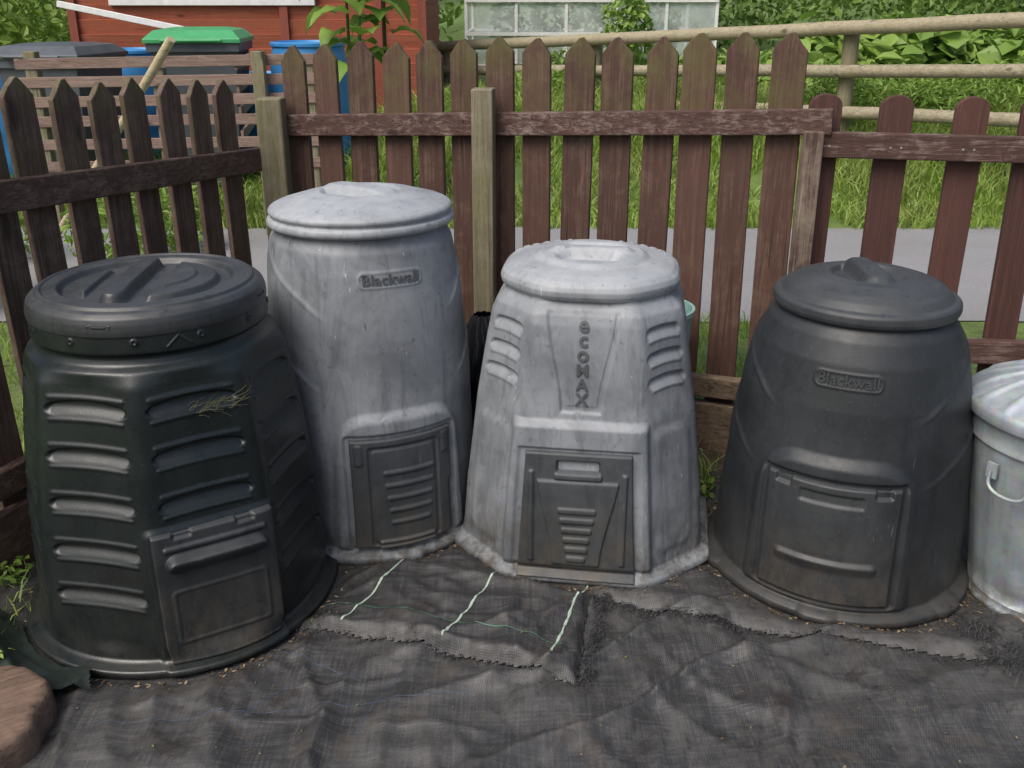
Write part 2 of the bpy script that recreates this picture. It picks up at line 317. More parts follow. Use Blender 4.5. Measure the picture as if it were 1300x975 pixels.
mb=MB(); mb.beam(at(A,.031,1.07),at(B+tM*.07,.031,1.163),.038,.078); mb.obj('top_rail',M_rail,f,bevel=.004)
mb=MB(); mb.beam(at(A,.031,.225),at(B,.031,.245),.038,.078); mb.beam(at(A,.024,.085),at(B,.024,.085),.045,.19); mb.obj('bottom_boards',M_rotten,f,bevel=.006)
mb=MB()
for i in range(14):
    u=(i+.5)/14; p=A+tM*.03+(B-A-tM*.03)*u; zr=1.07+(1.163-1.07)*u*.97
    for dz in(-.018,.018): q=at(p+tM*random.uniform(-.015,.015),.050,zr+dz+random.uniform(-.004,.004)); mb.cyl(q,(q[0]+nM[0]*.003,q[1]+nM[1]*.003,q[2]),.0035,.003,8)
mb.obj('nails',simple('rusty_nail',(.05,.03,.02),(.12,.07,.05)),f)
q=A+tM*.875
mb=MB()
def post(mb,x,y,z0,z1,w,ang,lean=(0,0)):
    up=Vector((lean[0],lean[1],1)); 
    mb.box((x+lean[0]*(z0+z1)/2,y+lean[1]*(z0+z1)/2,(z0+z1)/2),(w,w,z1-z0),(math.cos(ang),math.sin(ang),0),up)
aM=math.atan2(tM[1],tM[0]); qq=at(q,.092,0)
post(mb,qq[0]+.012,qq[1],-.05,1.235,.074,aM*.4,(.004,0)); mb.obj('middle_post',M_post,f,bevel=.005)
mb=MB(); post(mb,-.885,3.60,-.05,1.178,.092,aM+.35,(-.012,0)); mb.obj('corner_post',M_post,f,bevel=.006)
mb=MB(); e=at(B,.035,0); post(mb,e[0]+.015,e[1]-.02,0,1.135,.055,0,(-.006,0)); mb.obj('end_post',wood('worn_post',(.10,.055,.042),(.3,.25,.19),'z',wornth=(.42,.6)),f,bevel=.004)

f=empty('picket_fence'); tL=(LF-LN)/np.linalg.norm(LF-LN); nL=np.array((tL[1],-tL[0]))
mb=MB(); picket_run(mb,LN-tL*.05,LF-tL*.04,12,.098,.12,1.37,1.245,'point',ln=(-.05,-.02)); mb.obj('pickets',M_pickl,f,bevel=.003)
mb=MB(); mb.beam(at(LN,.03,1.06,nL),at(LF+tL*.02,.03,.955,nL),.036,.085); mb.obj('top_rail',M_raill,f,bevel=.004)
mb=MB(); mb.beam(at(LN,.03,.27,nL),at(LF,.03,.25,nL),.036,.08); mb.beam(at(LN,.03,.09,nL),at(LF,.03,.09,nL),.03,.19); mb.obj('bottom_boards',M_raill,f,bevel=.004)

f=empty('picket_fence'); tR=(RE-B)/np.linalg.norm(RE-B); nR=np.array((tR[1],-tR[0]))
mb=MB()
for i in range(10):
    p=B+tR*(.04+.216*i); a=random.uniform(-.012,.012)
    mb.prism(outline(.1,1.06+random.uniform(-.008,.008),'round',10),.022,(p[0],p[1],.18),(tR[0],tR[1],0),(nR[0],nR[1],0),(a,0,1))
mb.obj('pickets',M_pickr,f,bevel=.003)
mb=MB(); mb.beam(at(B+tR*.02,.034,1.093,nR),at(RE,.034,1.06,nR),.04,.078); mb.beam(at(B+tR*.1,.034,.43,nR),at(RE,.034,.42,nR),.04,.078); mb.obj('rails',M_rail,f,bevel=.004)
mb=MB(); mb.beam(at(B+tR*.05,.0,.09,nR),at(RE,.0,.09,nR),.04,.2); mb.obj('gravel_board',M_rotten,f,bevel=.004)
mb=MB()
for i in range(10):
    p=B+tR*(.04+.216*i)
    for u in(-.016,.016): q=at(p+tR*u,.054,1.09-.015*i*.2,nR); mb.cyl(q,(q[0]+nR[0]*.003,q[1]+nR[1]*.003,q[2]),.0035,.003,8)
mb.obj('screws',simple('screw_steel',(.2,.2,.19),(.35,.35,.33)),f)

# ---------------------------------------------------------------- composters
def polyr(th,dirs,p):
    s=0
    for a,d in dirs: s=s+np.clip(np.cos(th-a)/d,0,None)**p
    return s**(-1./p)
def smprof(pr,n,sm=3,by=0):
    pr=np.array(pr,float); d=np.r_[0,np.cumsum(np.hypot(*np.diff(pr,axis=0).T))]; u=np.linspace(0,d[-1],n)
    a=np.interp(u,d,pr[:,0]); b=np.interp(u,d,pr[:,1])
    for _ in range(sm):
        a[1:-1]=(a[:-2]+2*a[1:-1]+a[2:])/4; b[1:-1]=(b[:-2]+2*b[1:-1]+b[2:])/4
    return a,b
def rb(s,z,cs,cz,hw,hh,rad,e):
    qx=np.abs(s-cs)-hw+rad; qz=np.abs(z-cz)-hh+rad
    d=np.hypot(np.maximum(qx,0),np.maximum(qz,0))+np.minimum(np.maximum(qx,qz),0)-rad
    return ss(-d,-e/2,e/2)
def wrap(a): return (a+math.pi)%(2*math.pi)-math.pi
def body(name,prof,rfun,mat,parent,nt_=560,nz=300):
    zz,rr=smprof(prof,nz,3)
    u=np.linspace(-math.pi,math.pi,nt_,endpoint=False); th=u-.42*np.sin(u)
    TH,Z=np.meshgrid(th,zz,indexing='ij'); R=np.broadcast_to(rr,TH.shape)
    r=rfun(TH,Z,R); P=np.stack([r*np.sin(TH),-r*np.cos(TH),Z],-1).reshape(-1,3)
    return mk(name,P,gridfaces(nt_,nz,True),mat,parent,True)
def Rof(prof):
    zz,rr=smprof(prof,300,3); o=np.argsort(zz,kind='stable'); return lambda z: np.interp(z,zz[o],rr[o])
def patch(name,surf,hw,z0,z1,off,detail,mat,parent,n=150,m=130,a0=0.,rad=.012,depth=.02):
    us=np.linspace(-1,1,n); zs=np.linspace(z0,z1,m); U,Z=np.meshgrid(us,zs,indexing='ij')
    HW=hw(Z) if callable(hw) else hw; s=U*HW; r0=surf(np.zeros_like(Z)+a0,Z); th=a0+s/r0
    ed=np.minimum(HW-np.abs(s),np.minimum(Z-z0,z1-Z)); roll=-depth*(1-ss(ed,0,rad))**3
    r=surf(th,Z)+off+detail(s,Z)+roll
    P=np.stack([r*np.sin(th),-r*np.cos(th),Z],-1).reshape(-1,3); return mk(name,P,gridfaces(n,m),mat,parent,True)
def lid(name,prof,rs,feat,mat,parent,n=260,m=170,warp=0.):
    rr,zz=smprof(prof,m,3); th=np.linspace(-math.pi,math.pi,n,endpoint=False); TH,R=np.meshgrid(th,rr,indexing='ij'); Z=np.broadcast_to(zz,TH.shape)
    k=rs(TH) if rs else 1.
    x=R*k*np.sin(TH); y=-R*k*np.cos(TH); Z=Z+feat(x,y)*(np.arange(m)[None,:]<m*.8)+warp*np.cos(TH)*R
    return mk(name,np.stack([x,y,Z],-1).reshape(-1,3),gridfaces(n,m,True),mat,parent,True)
def txt(name,s,size,surf,th0,z0,mat,parent,ex=.0018,vertical=None,sp=1.0,bold=.02):
    c=bpy.data.curves.new(name+'_c','FONT'); c.body=s; c.size=size; c.extrude=ex; c.align_x='CENTER'; c.align_y='CENTER'; c.offset=size*bold; c.space_character=sp; c.resolution_u=3
    o=link(bpy.data.objects.new(name+'_t',c)); dg=bpy.context.evaluated_depsgraph_get(); me=o.evaluated_get(dg).to_mesh()
    v=np.array([tuple(q.co) for q in me.vertices]); F=[tuple(p.vertices) for p in me.polygons]; bpy.data.objects.remove(o)
    R0=float(surf(np.array([th0]),np.array([z0]))[0]); th=th0+v[:,0]/R0; z=z0+v[:,1]; r=surf(th,z)+.0006+v[:,2]
    return mk(name,np.stack([r*np.sin(th),-r*np.cos(th),z],-1),F,mat,parent,False)
def zs_(pr,k,i=0): return [(a*k,b) if i==0 else (a,b*k) for a,b in pr]

pi=math.pi; OCT=[(k*pi/4,.965) for k in range(8)]
c=empty('compost_bin',(-.885,2.215,.010),math.radians(33))
prof=[(0,.394),(.012,.402),(.022,.399),(.028,.376),(.034,.367),(.10,.364),(.3,.353),(.5,.332),(.64,.311),(.70,.300),(.728,.290),(.740,.270),(.755,.264),(.763,.268),(.768,.276),(.825,.272)]
R1=Rof(prof)
def s1b(th,z,R=None):
    if R is None: R=R1(z)
    w=ss(z,.03,.08)*(1-ss(z,.69,.74)); return R*(1-w)+R*polyr(th,OCT,40)*w
def s1(th,z,R=None):
    r=s1b(th,z,R)
    for k in range(8):
        t=wrap(th-k*pi/4); s=t*R1(z)
        for j,zc in enumerate((.645,.535,.42,.305,.19)):
            if k==0 and zc<.4: continue
            hw=.100+.004*j
            zz=z-zc+.004*(s/hw)**2
            hh_=.020*(1-.45*(s/hw)**2)
            m_=rb(s,zz*.02/np.maximum(hh_,.006),0,0,hw,.020,.018,.008)
            r=r-m_*.0120*ss(zz,-.020,.008)+.0032*rb(s,zz,0,-.024,hw*.95,.004,.004,.008)+.0035*rb(s,zz,0,.027,hw*.95,.005,.005,.009)
    s=wrap(th)*R1(z); r=r+.008*rb(s,z,0,.185,.152,.182,.02,.02)
    for k in range(12):
        d=np.hypot(wrap(th-k*pi/6-.16)*.275,z-.795); r=r+.004*ss(-d,-.0095,-.006)-.004*ss(-d,-.005,-.003)
    t=wrap(th+.02)*.275; d=np.abs(t)+(z-.775)*1.1; r=r+.003*(ss(-np.abs(d-.03),-.004,-.001))*(z>.777)*(z<.81)
    r=r+.0015*np.sin(th*5+1)
    return r
body('body',prof,s1,M_c1,c,620,340)
def d1(s,z): 
    h=.028*rb(s,z,0.0,.285,.105,.022,.02,.014)*ss(z,.255,.30)
    h=h+.006*rb(s,z,0,.325,.11,.006,.005,.006)+.003*rb(s,z,0,.15,.105,.07,.01,.008)-.002*rb(s,z,0,.15,.097,.062,.01,.006)
    h=h-.008*rb(s,z,-.07,.362,.02,.014,.004,.006)-.008*rb(s,z,.07,.362,.02,.014,.004,.006)
    return h+.002*np.sin(s*18)
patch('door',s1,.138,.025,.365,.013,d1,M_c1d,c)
mb=MB()
for _ in range(30):
    th0=random.gauss(.13,.10); z0=random.gauss(.626,.006); a=random.gauss(.22,.28); Ls=random.uniform(.02,.075); pts=[]
    for k in range(5):
        t=th0+math.cos(a)*Ls*k/4/.33; zz_=z0+math.sin(a)*Ls*k/4+.003*math.sin(k); r=float(s1(np.array([t]),np.array([zz_]))[0])+.002+random.random()*.002; pts.append(Vector((r*math.sin(t),-r*math.cos(t),zz_)))
    mb.tube(pts,.00045,4)
mb.obj('straw',simple('dry_straw',(.10,.10,.04),(.19,.18,.08)),c)
def f1(x,y):
    a=-.5; X=x*math.cos(a)+y*math.sin(a); Y=-x*math.sin(a)+y*math.cos(a); r=np.hypot(X,Y)
    z=-.017*ss(-r,-.206,-.19)
    z=z+.027*rb(X,Y,-.035,0,.028,.176,.028,.018)*ss(-r,-.2,-.176)
    z=z+.016*ss(-r,-.172,-.156)*ss(X,.033,.047)+.006*ss(-r,-.12,-.11)*ss(X,.055,.065)
    z=z+.012*ss(-r,-.167,-.15)*ss(-X,.11,.12)
    z=z+.005*ss(-np.abs(r-.243),-.008,-.003)
    return z
lp=[(r*.927,z) for r,z in [(0.0005,.872),(.1,.872),(.2,.868),(.262,.864),(.280,.858),(.292,.848),(.297,.835),(.299,.82),(.298,.808),(.294,.806)]]
lid('lid',lp,None,f1,M_c1l,c)
sl=lambda th,z: .2755+0*th*z
for k,aa in enumerate((-.62,.95,2.5)):
    patch('lid_slot_%d'%k,sl,.026,.824,.837,.0018,lambda s,z:0*s-.0035*rb(s,z,0,.8305,.022,.005,.004,.003),M_c1l,c,40,14,aa,.003,.003)
    patch('slot_hole_%d'%k,sl,.017,.8275,.8335,.0012,lambda s,z:0*s,M_slot,c,20,6,aa,.001,.001)

def tapered(name,loc,rot,prof,lprof,door,sur,logo,ridges,mb_,ml,md,dd,lidfeat,lidrot,squar=.0,warp=0,lm=None):
    c=empty(name,loc,math.radians(rot)); R=Rof(prof)
    def s0(th,z,Rr=None):
        if Rr is None: Rr=R(z)
        w=ss(z,.03,.08)*squar; r=Rr*(1-w)+Rr*polyr(th,[(k*pi/2,.975) for k in range(4)]+[(pi/4+k*pi/2,1.03) for k in range(4)],9)*w
        for (z0,cv,amp,f0) in ridges:
            t=np.abs(wrap(th)); zc=z0+cv*(t-f0)*ss(t,f0-.1,f0+.4); k=ss(t,f0,f0+.35)
            r=r+amp*k*np.exp(-((z-zc)/.010)**2)+amp*.8*k*ss(zc-z,0,.02)*(1-ss(zc-z,.03,.16))
        s=wrap(th)*R(z); hw,zt,rad=sur
        r=r+.017*rb(s,z,0,(zt-.3)/2,hw+.02*(1-z/zt),(zt+.3)/2,rad,.035)*ss(z,.03,.06)*(np.abs(wrap(th))<1.3)
        r=r-.009*rb(s,z,0,(door[1]+door[2])/2,door[0]+.008,(door[2]-door[1])/2+.008,.014,.01)
        lz,lw,lh=logo
        r=r+.0025*rb(s,z,0,lz,lw,lh,lh*.7,.008)-.0022*rb(s,z,0,lz,lw-.005,lh-.005,lh*.6,.005)
        r=r+.010*(1-ss(z,.03,.05))*ss(np.cos(wrap(th)*6),.6,.95)
        r=r+.0016*np.sin(th*3+z*9)
        return r
    body('body',prof,s0,mb_,c)
    patch('door',s0,door[0],door[1],door[2],.012,dd,md,c)
    lid('lid',lprof,None,lidfeat,ml,c,warp=warp).rotation_euler=(0,0,lidrot)
    txt('logo','Blackwall',logo[1]*.46,s0,0,logo[0]+.001,lm or mb_,c,.0032,sp=1.04,bold=.012)
    return c
def handle(bw,rr,dep,up):
    def g(x,y):
        r=np.hypot(x,y); e=np.abs(x)
        z=-dep*ss(-r,-rr,-rr*.82)*ss(e,bw,bw+.022)*(1-.55*ss(e,bw+.02,rr))
        z=z+up*rb(x,y,0,0,bw+.006,rr*1.05,bw,.03)
        return z
    return g
def dd2(s,z):
    h=-.005*rb(s,z,.0,.21,.098,.15,.01,.008)+.004*rb(s,z,.0,.21,.088,.14,.01,.008)
    for k in range(5): h=h+.0045*rb(s,z,.012,.13+.038*k,.056+.004*k,.006,.005,.009)
    h=h+.004*rb(s,z,-.122,.34,.010,.03,.006,.008)+.004*rb(s,z,.122,.34,.010,.03,.006,.008)+.008*rb(s,z,0,.06,.08,.016,.008,.008)-.006*rb(s,z,.14,.12,.008,.1,.004,.008)
    return h
def dd4(s,z):
    h=-.006*rb(s,z,0,.345,.075,.014,.006,.01)+.011*rb(s,z,0,.165,.12,.018,.012,.014)*ss(z,.145,.185)
    h=h-.010*rb(s,z,-.12,.375,.02,.016,.004,.006)-.010*rb(s,z,.12,.375,.02,.016,.004,.006)
    return h+.0025*np.sin(s*14+1)
FL=[(0,.336),(.014,.345),(.026,.343),(.034,.330),(.040,.314)]
pr2=zs_(FL+[(.06,.311),(.2,.308),(.45,.296),(.65,.281),(.8,.265),(.855,.254),(.875,.243),(.89,.236),(.905,.232)],1.03)
lp2=zs_([(.0005,.985),(.1,.981),(.16,.971),(.21,.957),(.235,.950),(.250,.943),(.256,.936),(.256,.929),(.249,.923),(.249,.919),(.259,.915),(.262,.906),(.260,.898),(.25,.892)],1.03,1)
M_logo2=plastic('plastic_logo_shaded',(.055,.061,.067),(.10,.108,.116),.42,.6)
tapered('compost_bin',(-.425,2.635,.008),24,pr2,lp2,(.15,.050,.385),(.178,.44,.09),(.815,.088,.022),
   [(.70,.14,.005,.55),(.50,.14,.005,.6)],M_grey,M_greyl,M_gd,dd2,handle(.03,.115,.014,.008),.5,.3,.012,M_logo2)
pr4=zs_([(a,b+.018) for a,b in FL]+[(.06,.331),(.2,.328),(.4,.309),(.55,.287),(.66,.262),(.715,.238),(.735,.222),(.745,.214),(.76,.21)],1.015)
lp4=[(a*.955,b*1.018) for a,b in [(.0005,.832),(.08,.83),(.14,.824),(.185,.811),(.208,.798),(.219,.787),(.224,.781),(.236,.779),(.243,.772),(.2445,.757),(.241,.747),(.23,.742)]]
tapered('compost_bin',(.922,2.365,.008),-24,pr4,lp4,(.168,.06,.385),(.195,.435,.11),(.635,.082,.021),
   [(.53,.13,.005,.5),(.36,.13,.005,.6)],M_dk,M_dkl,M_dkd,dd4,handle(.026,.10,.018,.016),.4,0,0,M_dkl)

c=empty('compost_bin',(.222,2.57,.008),math.radians(-8))
DIR=[(k*pi/2,1.) for k in range(4)]+[(pi/4+k*pi/2,1.09) for k in range(4)]
KZ=1.03
pr3=zs_([(0,.364),(.014,.378),(.028,.375),(.036,.362),(.043,.346),(.06,.344),(.2,.334),(.45,.303),(.62,.275),(.69,.262),(.715,.252),(.732,.236),(.742,.225),(.76,.222)],KZ)
R3=Rof(pr3)
def s3(th,z,R=None):
    if R is None: R=R3(z)
    z=z/KZ
    r=R*polyr(th,DIR,42); RR=R3(z*KZ)
    for a in (pi/4,-pi/4,3*pi/4,-3*pi/4):
        s=wrap(th-a)*RR
        for j,zc in enumerate((.672,.610,.548)):
            zz=z-zc+.005*(s/.055)**2; m_=rb(s,zz,0,0,.054+.004*j,.013,.012,.008); r=r-m_*.010*ss(zz,-.014,.006)+.003*rb(s,zz,0,-.018,.052,.004,.004,.008)
        r=r+.006*rb(s,z,0,.25,.06,.17,.03,.03)
    s=wrap(th)*RR
    hw=.054+.038*ss(z,.47,.73); m=ss(hw-np.abs(s),-.003,.003)*ss(z,.465,.475)*(1-ss(z,.715,.73)); r=r-.006*m
    hw2=hw-.012; m2=ss(hw2-np.abs(s),-.002,.002)*ss(z,.482,.49)*(1-ss(z,.715,.73)); r=r+.0022*m2
    hw=.162+.03*(1-z/.45); m=ss(hw-np.abs(s),-.012,.012)*(1-ss(z,.43,.455)); r=r+.018*m*ss(z,.03,.06)*(np.abs(wrap(th))<1.)
    r=r-.008*ss(.142+.02*(1-z/.4)-np.abs(s),-.004,.004)*(1-ss(z,.375,.383))*ss(z,.02,.03)
    r=r+.001*np.sin(th*4+z*11)
    return r
body('body',pr3,s3,M_grey,c)
def dd3(s,z):
    w=.06+.045*ss(z,.05,.36)
    h=.006*ss(w-np.abs(s),-.003,.003)*ss(z,.06,.07)*(1-ss(z,.30,.31))
    for k in range(6):
        zc=.085+.028*k; h=h+.0045*rb(s,z,0,zc,.024+.0048*k,.0075,.005,.006)
    h=h-.012*rb(s,z,0,.345,.055,.014,.005,.006)+.006*rb(s,z,0,.318,.06,.008,.005,.006)
    h=h+.006*rb(s,z,-.115,.2,.006,.13,.004,.006)+.006*rb(s,z,.115,.2,.006,.13,.004,.006)
    return h
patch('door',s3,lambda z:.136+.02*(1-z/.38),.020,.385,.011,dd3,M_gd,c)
l3=zs_([(.0005,.815),(.1,.815),(.16,.812),(.2,.806),(.228,.797),(.242,.786),(.248,.773),(.246,.760),(.238,.749),(.226,.744)],KZ,1)
def f3(x,y):
    r=np.hypot(x,y); z=.010*ss(-r,-.165,-.14); z=z-.022*rb(x,y,0,-.062,.085,.032,.03,.03)-.018*rb(x,y,0,.062,.085,.03,.03,.03)+.012*rb(x,y,0,0,.11,.024,.02,.03)
    return z+.004*ss(np.cos(np.arctan2(x,-y)*36),.2,.8)*ss(-np.abs(r-.225),-.014,-.006)*(y>.05)
lid('lid',l3,lambda th:polyr(th,[(k*pi/2,1.) for k in range(4)]+[(pi/4+k*pi/2,1.04) for k in range(4)],14),f3,M_greyl,c)
for i,ch in enumerate('ecoMAX'): txt('letter_%d'%i,ch,.044 if i>2 else .056,s3,0,.712-.0385*i+(.004 if i<3 else 0),M_logo2,c,.0045,bold=.018)

# ---------------------------------------------------------------- galvanised dustbin
c=empty('metal_dustbin',(1.425,2.175,.008))
mb=MB(); fl=lambda a:.004*math.copysign(abs(math.cos(a*20))**.6,math.cos(a*20))
mb.lathe((0,0,0),[(.185,0),(.188,.004),(.184,.012),(.18,.014),(.182,.03)],96)
mb.lathe((0,0,0),[(.182,.03)]+[(.182+.058*k/10,.03+.43*k/10) for k in range(11)],200,0,fl)
mb.lathe((0,0,0),[(.243,.46),(.246,.462),(.247,.468),(.243,.474),(.246,.50),(.249,.53),(.252,.535),(.25,.54),(.24,.54)],96)
mb.obj('body',M_galv,c,True)
for sg,a in ((1,math.radians(-150)),(1,math.radians(30))):
    mb=MB(); rh=.238; t=Vector((-math.sin(a),math.cos(a),0)); n=Vector((math.cos(a),math.sin(a),0)); o=n*rh+Vector((0,0,.41))
    for u in(-.05,.05): mb.box(o+t*u+n*.006,(.026,.006,.04),t)
    pts=[o+t*(.05*(1-.0)*math.cos(k)*(1.0+.15*math.sin(k)))+n*(.014+.008*math.sin(k))+Vector((0,0,-.05*abs(math.sin(k))**.6)) for k in np.linspace(0,pi,36)]
    mb.tube(pts,.0045,12,ref=tuple(n)); mb.obj('handle',M_galv,c,True,auto=60)
mb=MB(); pr=[(.262,.528),(.264,.531),(.264,.552),(.262,.56),(.255,.566)]
mb.lathe((0,0,0),pr,120)
n=240; V=[];rad=[.255,.245,.22,.19,.16,.13,.10,.085,.07,.04,.001]; zz=[.566,.571,.585,.600,.612,.622,.63,.636,.637,.638,.638]
for i in range(n):
    a=2*pi*i/n; rb_=max(0,math.cos(a*18))**2
    for j,(r,z) in enumerate(zip(rad,zz)):
        k=1 if 1<=j<=6 else 0; V.append((r*math.cos(a),r*math.sin(a),z+.008*rb_*k))
mb.add(V,[tuple(x) for x in gridfaces(n,len(rad),True).tolist()])
mb.obj('lid',M_galv,c,True)
mb=MB(); mb.tube([Vector((.06*math.cos(k),0,.636+.03*math.sin(k))) for k in np.linspace(0,pi,24)],.005,10,ref=(0,1,0)); mb.obj('lid_handle',M_galv,c,True)

mb=MB(); mb.lathe((0,0,0),[(.0,.0),(.105,0),(.108,.01),(.13,.55),(.138,.555),(.138,.57),(.128,.57),(.10,.02),(0,.02)],48)
o=mb.obj('plastic_tub',simple('pale_green_plastic',(.20,.36,.32),(.28,.44,.4),6,.4),smooth=True,auto=40); o.location=(.462,2.965,0)
n=90;m_=60;V=[]
for i in range(n):
    a=2*pi*i/n
    for j in range(m_):
        u=j/(m_-1); z=.50*u; r=.125*(1-u**3*.75)*(.55+.45*ss(u,0,.15))
        rr=r*(1+.35*(float(fbm(np.array(math.cos(a)*3+9),np.array(math.sin(a)*3+u*6),83))-.5)+.12*math.sin(a*9+u*7)); V.append((rr*math.cos(a),rr*math.sin(a),z))
o=mk('plastic_sack',V,gridfaces(n,m_,True),simple('black_sack_plastic',(.008,.008,.009),(.02,.02,.022),10,.35,0,.6),smooth=True); o.location=(-.10,3.10,0)

# ---------------------------------------------------------------- ground sheets
def nearbin(x,y):
    k=1.
    for (bx,by,br) in bins: k=k*(.10+.90*ss(np.hypot(x-bx,y-by)-br,-.01,.08))
    return k
def fabz(x,y):
    x=np.asarray(x,float);y=np.asarray(y,float)
    z=.012*fbm(x*2.2+1,y*2.2,21,2)
    for (a,fx,fy,amp,s,sh) in ((.35,1.1,5.5,.030,31,4.5),(-.55,1.2,5.,.028,33,4.5),(1.25,1.3,6,.024,35,4.5),(.05,2.4,10,.017,37,4),(-1.0,2.2,9,.017,39,4),(.75,3.5,16,.010,41,3.5),(-.2,4.,20,.008,43,3.2),(1.7,4.,18,.008,45,3.2)):
        u=x*math.cos(a)+y*math.sin(a); v=-x*math.sin(a)+y*math.cos(a)+.05*np.sin(u*4+s)+.02*np.sin(u*11+s*2); n=vn(u*fx,v*fy,s)
        rg=np.clip(1-np.abs(2*n-1)*sh*.6,0,1); z=z+amp*rg**1.3*ss(vn(u*1.5+4,v*2.2,s+1),.3,.9)
    return .003+z*nearbin(x,y)
def sheet(name,x0,x1,y0,y1,st,zf,mat,inside=None,parent=None):
    xs=np.arange(x0,x1,st); ys=np.arange(y0,y1,st); X,Y=np.meshgrid(xs,ys,indexing='ij'); F=gridfaces(len(xs),len(ys))
    P=np.stack([X,Y,zf(X,Y)],-1).reshape(-1,3)
    if inside is not None:
        k=inside(P[:,0],P[:,1]); F=F[k[F].all(1)]
        used=np.unique(F); mp=-np.ones(len(P),int); mp[used]=np.arange(len(used)); P=P[used]; F=mp[F]
    return mk(name,P,F,mat,parent,True)
sheet('weed_fabric',-2.0,2.9,.9,2.95,.008,fabz,M_fab,lambda x,y:(outd(x,y)<-.12+.1*fbm(x*5,y*5,2))&(y<2.72+.3*fbm(x*3,y*3,6)))
def quadin(c):
    c=np.array(c,float)
    def f(x,y):
        d=1e9
        for i in range(len(c)):
            p=c[i];q=c[(i+1)%len(c)]; t=(q-p)/np.linalg.norm(q-p); d=np.minimum(d,-(x-p[0])*t[1]+(y-p[1])*t[0])
        return d
    return f
qd=quadin([(-.60,2.03),(.155,1.785),(.245,2.33),(-.50,2.52)])
def qw(x,y): return qd(x,y)+.02*(fbm(x*9,y*9,50)-.5)
def matz(x,y):
    d=qw(x,y); nb=nearbin(x,y)
    rd=np.clip(1-np.abs(2*vn(x*1.6+y*.6,y*9+x*3,57)-1)*2.4,0,1)*.013+np.clip(1-np.abs(2*vn(x*9+y*3,y*2,58)-1)*2.4,0,1)*.008+np.clip(1-np.abs(2*vn(x*5-y*6,y*12+x*9,59)-1)*2.2,0,1)*.005
    return fabz(x,y)+.002+.014*ss(d,0,.022)*(.3+.7*nb)+.012*np.exp(-((d-.03)/.016)**2)*vn(x*7,y*7,3)+(rd+.010*fbm(x*4,y*4,55,2))*ss(d,0,.04)*nb
mo=empty('weed_mat')
sheet('mat',-.68,.32,1.7,2.6,.006,matz,M_fab2,lambda x,y:qw(x,y)>0,mo)
q2=quadin([(.19,2.13),(.62,1.99),(1.20,1.86),(1.55,2.3),(1.2,2.65),(.3,2.65)])
def q2w(x,y): return q2(x,y)+.03*(fbm(x*6,y*6,60)-.5)
def sz(x,y):
    d=q2w(x,y); nb=nearbin(x,y); return fabz(x,y)+.003+.008*ss(d,0,.02)*nb+.024*np.exp(-((d-.05)/.03)**2)*fbm(x*4,y*4,61)+.010*fbm(x*3,y*3,62,2)*ss(d,0,.1)*nb
sheet('weed_fabric',.1,1.65,1.75,2.7,.007,sz,mat_fabric('weed_fabric_b',(.44,.70),.75,1.05,-.25),lambda x,y:(q2w(x,y)>0))
def ribbon(mb,p,q,w,zf,n=60,jit=.004,seed=0,m=0,lift=.0015):
    p=np.array(p);q=np.array(q); d=(q-p)/np.linalg.norm(q-p); nn=np.array((-d[1],d[0])); V=[]
    for i in range(n+1):
        u=i/n; c=p+(q-p)*u+nn*jit*(fbm(np.array([u*4.]),np.array([seed*9.]),3)[0]-.5)*4; ww=w*(.5+.9*vn(np.array([u*30.]),np.array([seed+.5]),5)[0])
        for s in(-1,0,1):
            a=c+nn*s*ww/2; V.append((a[0],a[1],float(zf(a[0],a[1]))+lift+(.0005 if s==0 else 0)))
    mb.add(V,[tuple(x) for x in gridfaces(n+1,3).tolist()],m)
mb=MB(); ribbon(mb,(-.235,2.40),(-.430,1.998),.006,matz,90,seed=1,jit=.002); ribbon(mb,(-.015,2.275),(-.170,1.915),.006,matz,90,seed=2,jit=.002); ribbon(mb,(.222,2.24),(.078,1.838),.006,matz,90,seed=3,jit=.002)
ribbon(mb,(-.50,2.10),(.12,1.90),.0024,matz,90,seed=4,m=1)
mb.obj('stripes',[M_stripe,M_greenline],mo)
mb=MB()
for i,(p,q) in enumerate((((-.62,1.95),(-.35,1.80)),((-.9,1.66),(-.1,1.76)),((-.45,1.90),(-.62,1.66)),((-.25,1.86),(-.35,1.64)))): ribbon(mb,p,q,.0018,fabz,140,.004,i+10,0,.0008)
mb.obj('fabric_marker_lines',M_blueline)
mb=MB()
def fibre(x,y,zf,L,a,rise=.01):
    z=float(zf(x,y)); pts=[]
    for k in range(5):
        u=k/4; pts.append((x+math.cos(a)*L*u,y+math.sin(a)*L*u,z+.003+rise*math.sin(u*2.6))); a+=random.uniform(-.5,.5)
    w=.0008; 
    for p,q in zip(pts[:-1],pts[1:]):
        dx,dy=q[0]-p[0],q[1]-p[1]; l=math.hypot(dx,dy)+1e-6; nx,ny=-dy/l*w,dx/l*w
        mb.add([(p[0]-nx,p[1]-ny,p[2]),(p[0]+nx,p[1]+ny,p[2]),(q[0]+nx,q[1]+ny,q[2]),(q[0]-nx,q[1]-ny,q[2])],[(0,1,2,3)])
zmx=lambda x,y:np.maximum(fabz(x,y),0)+.003
def fray(p,q,n,L,out,spread=.6,rise=.008):
    for _ in range(n):
        u=random.random(); x=p[0]+(q[0]-p[0])*u+random.gauss(0,.006); y=p[1]+(q[1]-p[1])*u+random.gauss(0,.006); fibre(x,y,zmx,L*random.uniform(.3,1.3),out+random.gauss(0,spread),rise)
fray((-.60,2.03),(.155,1.79),160,.018,-1.9); fray((.155,1.79),(.24,2.15),300,.032,-.2); fray((.19,2.13),(.62,1.99),260,.03,-1.9); fray((.62,1.99),(1.2,1.86),120,.022,-1.8)
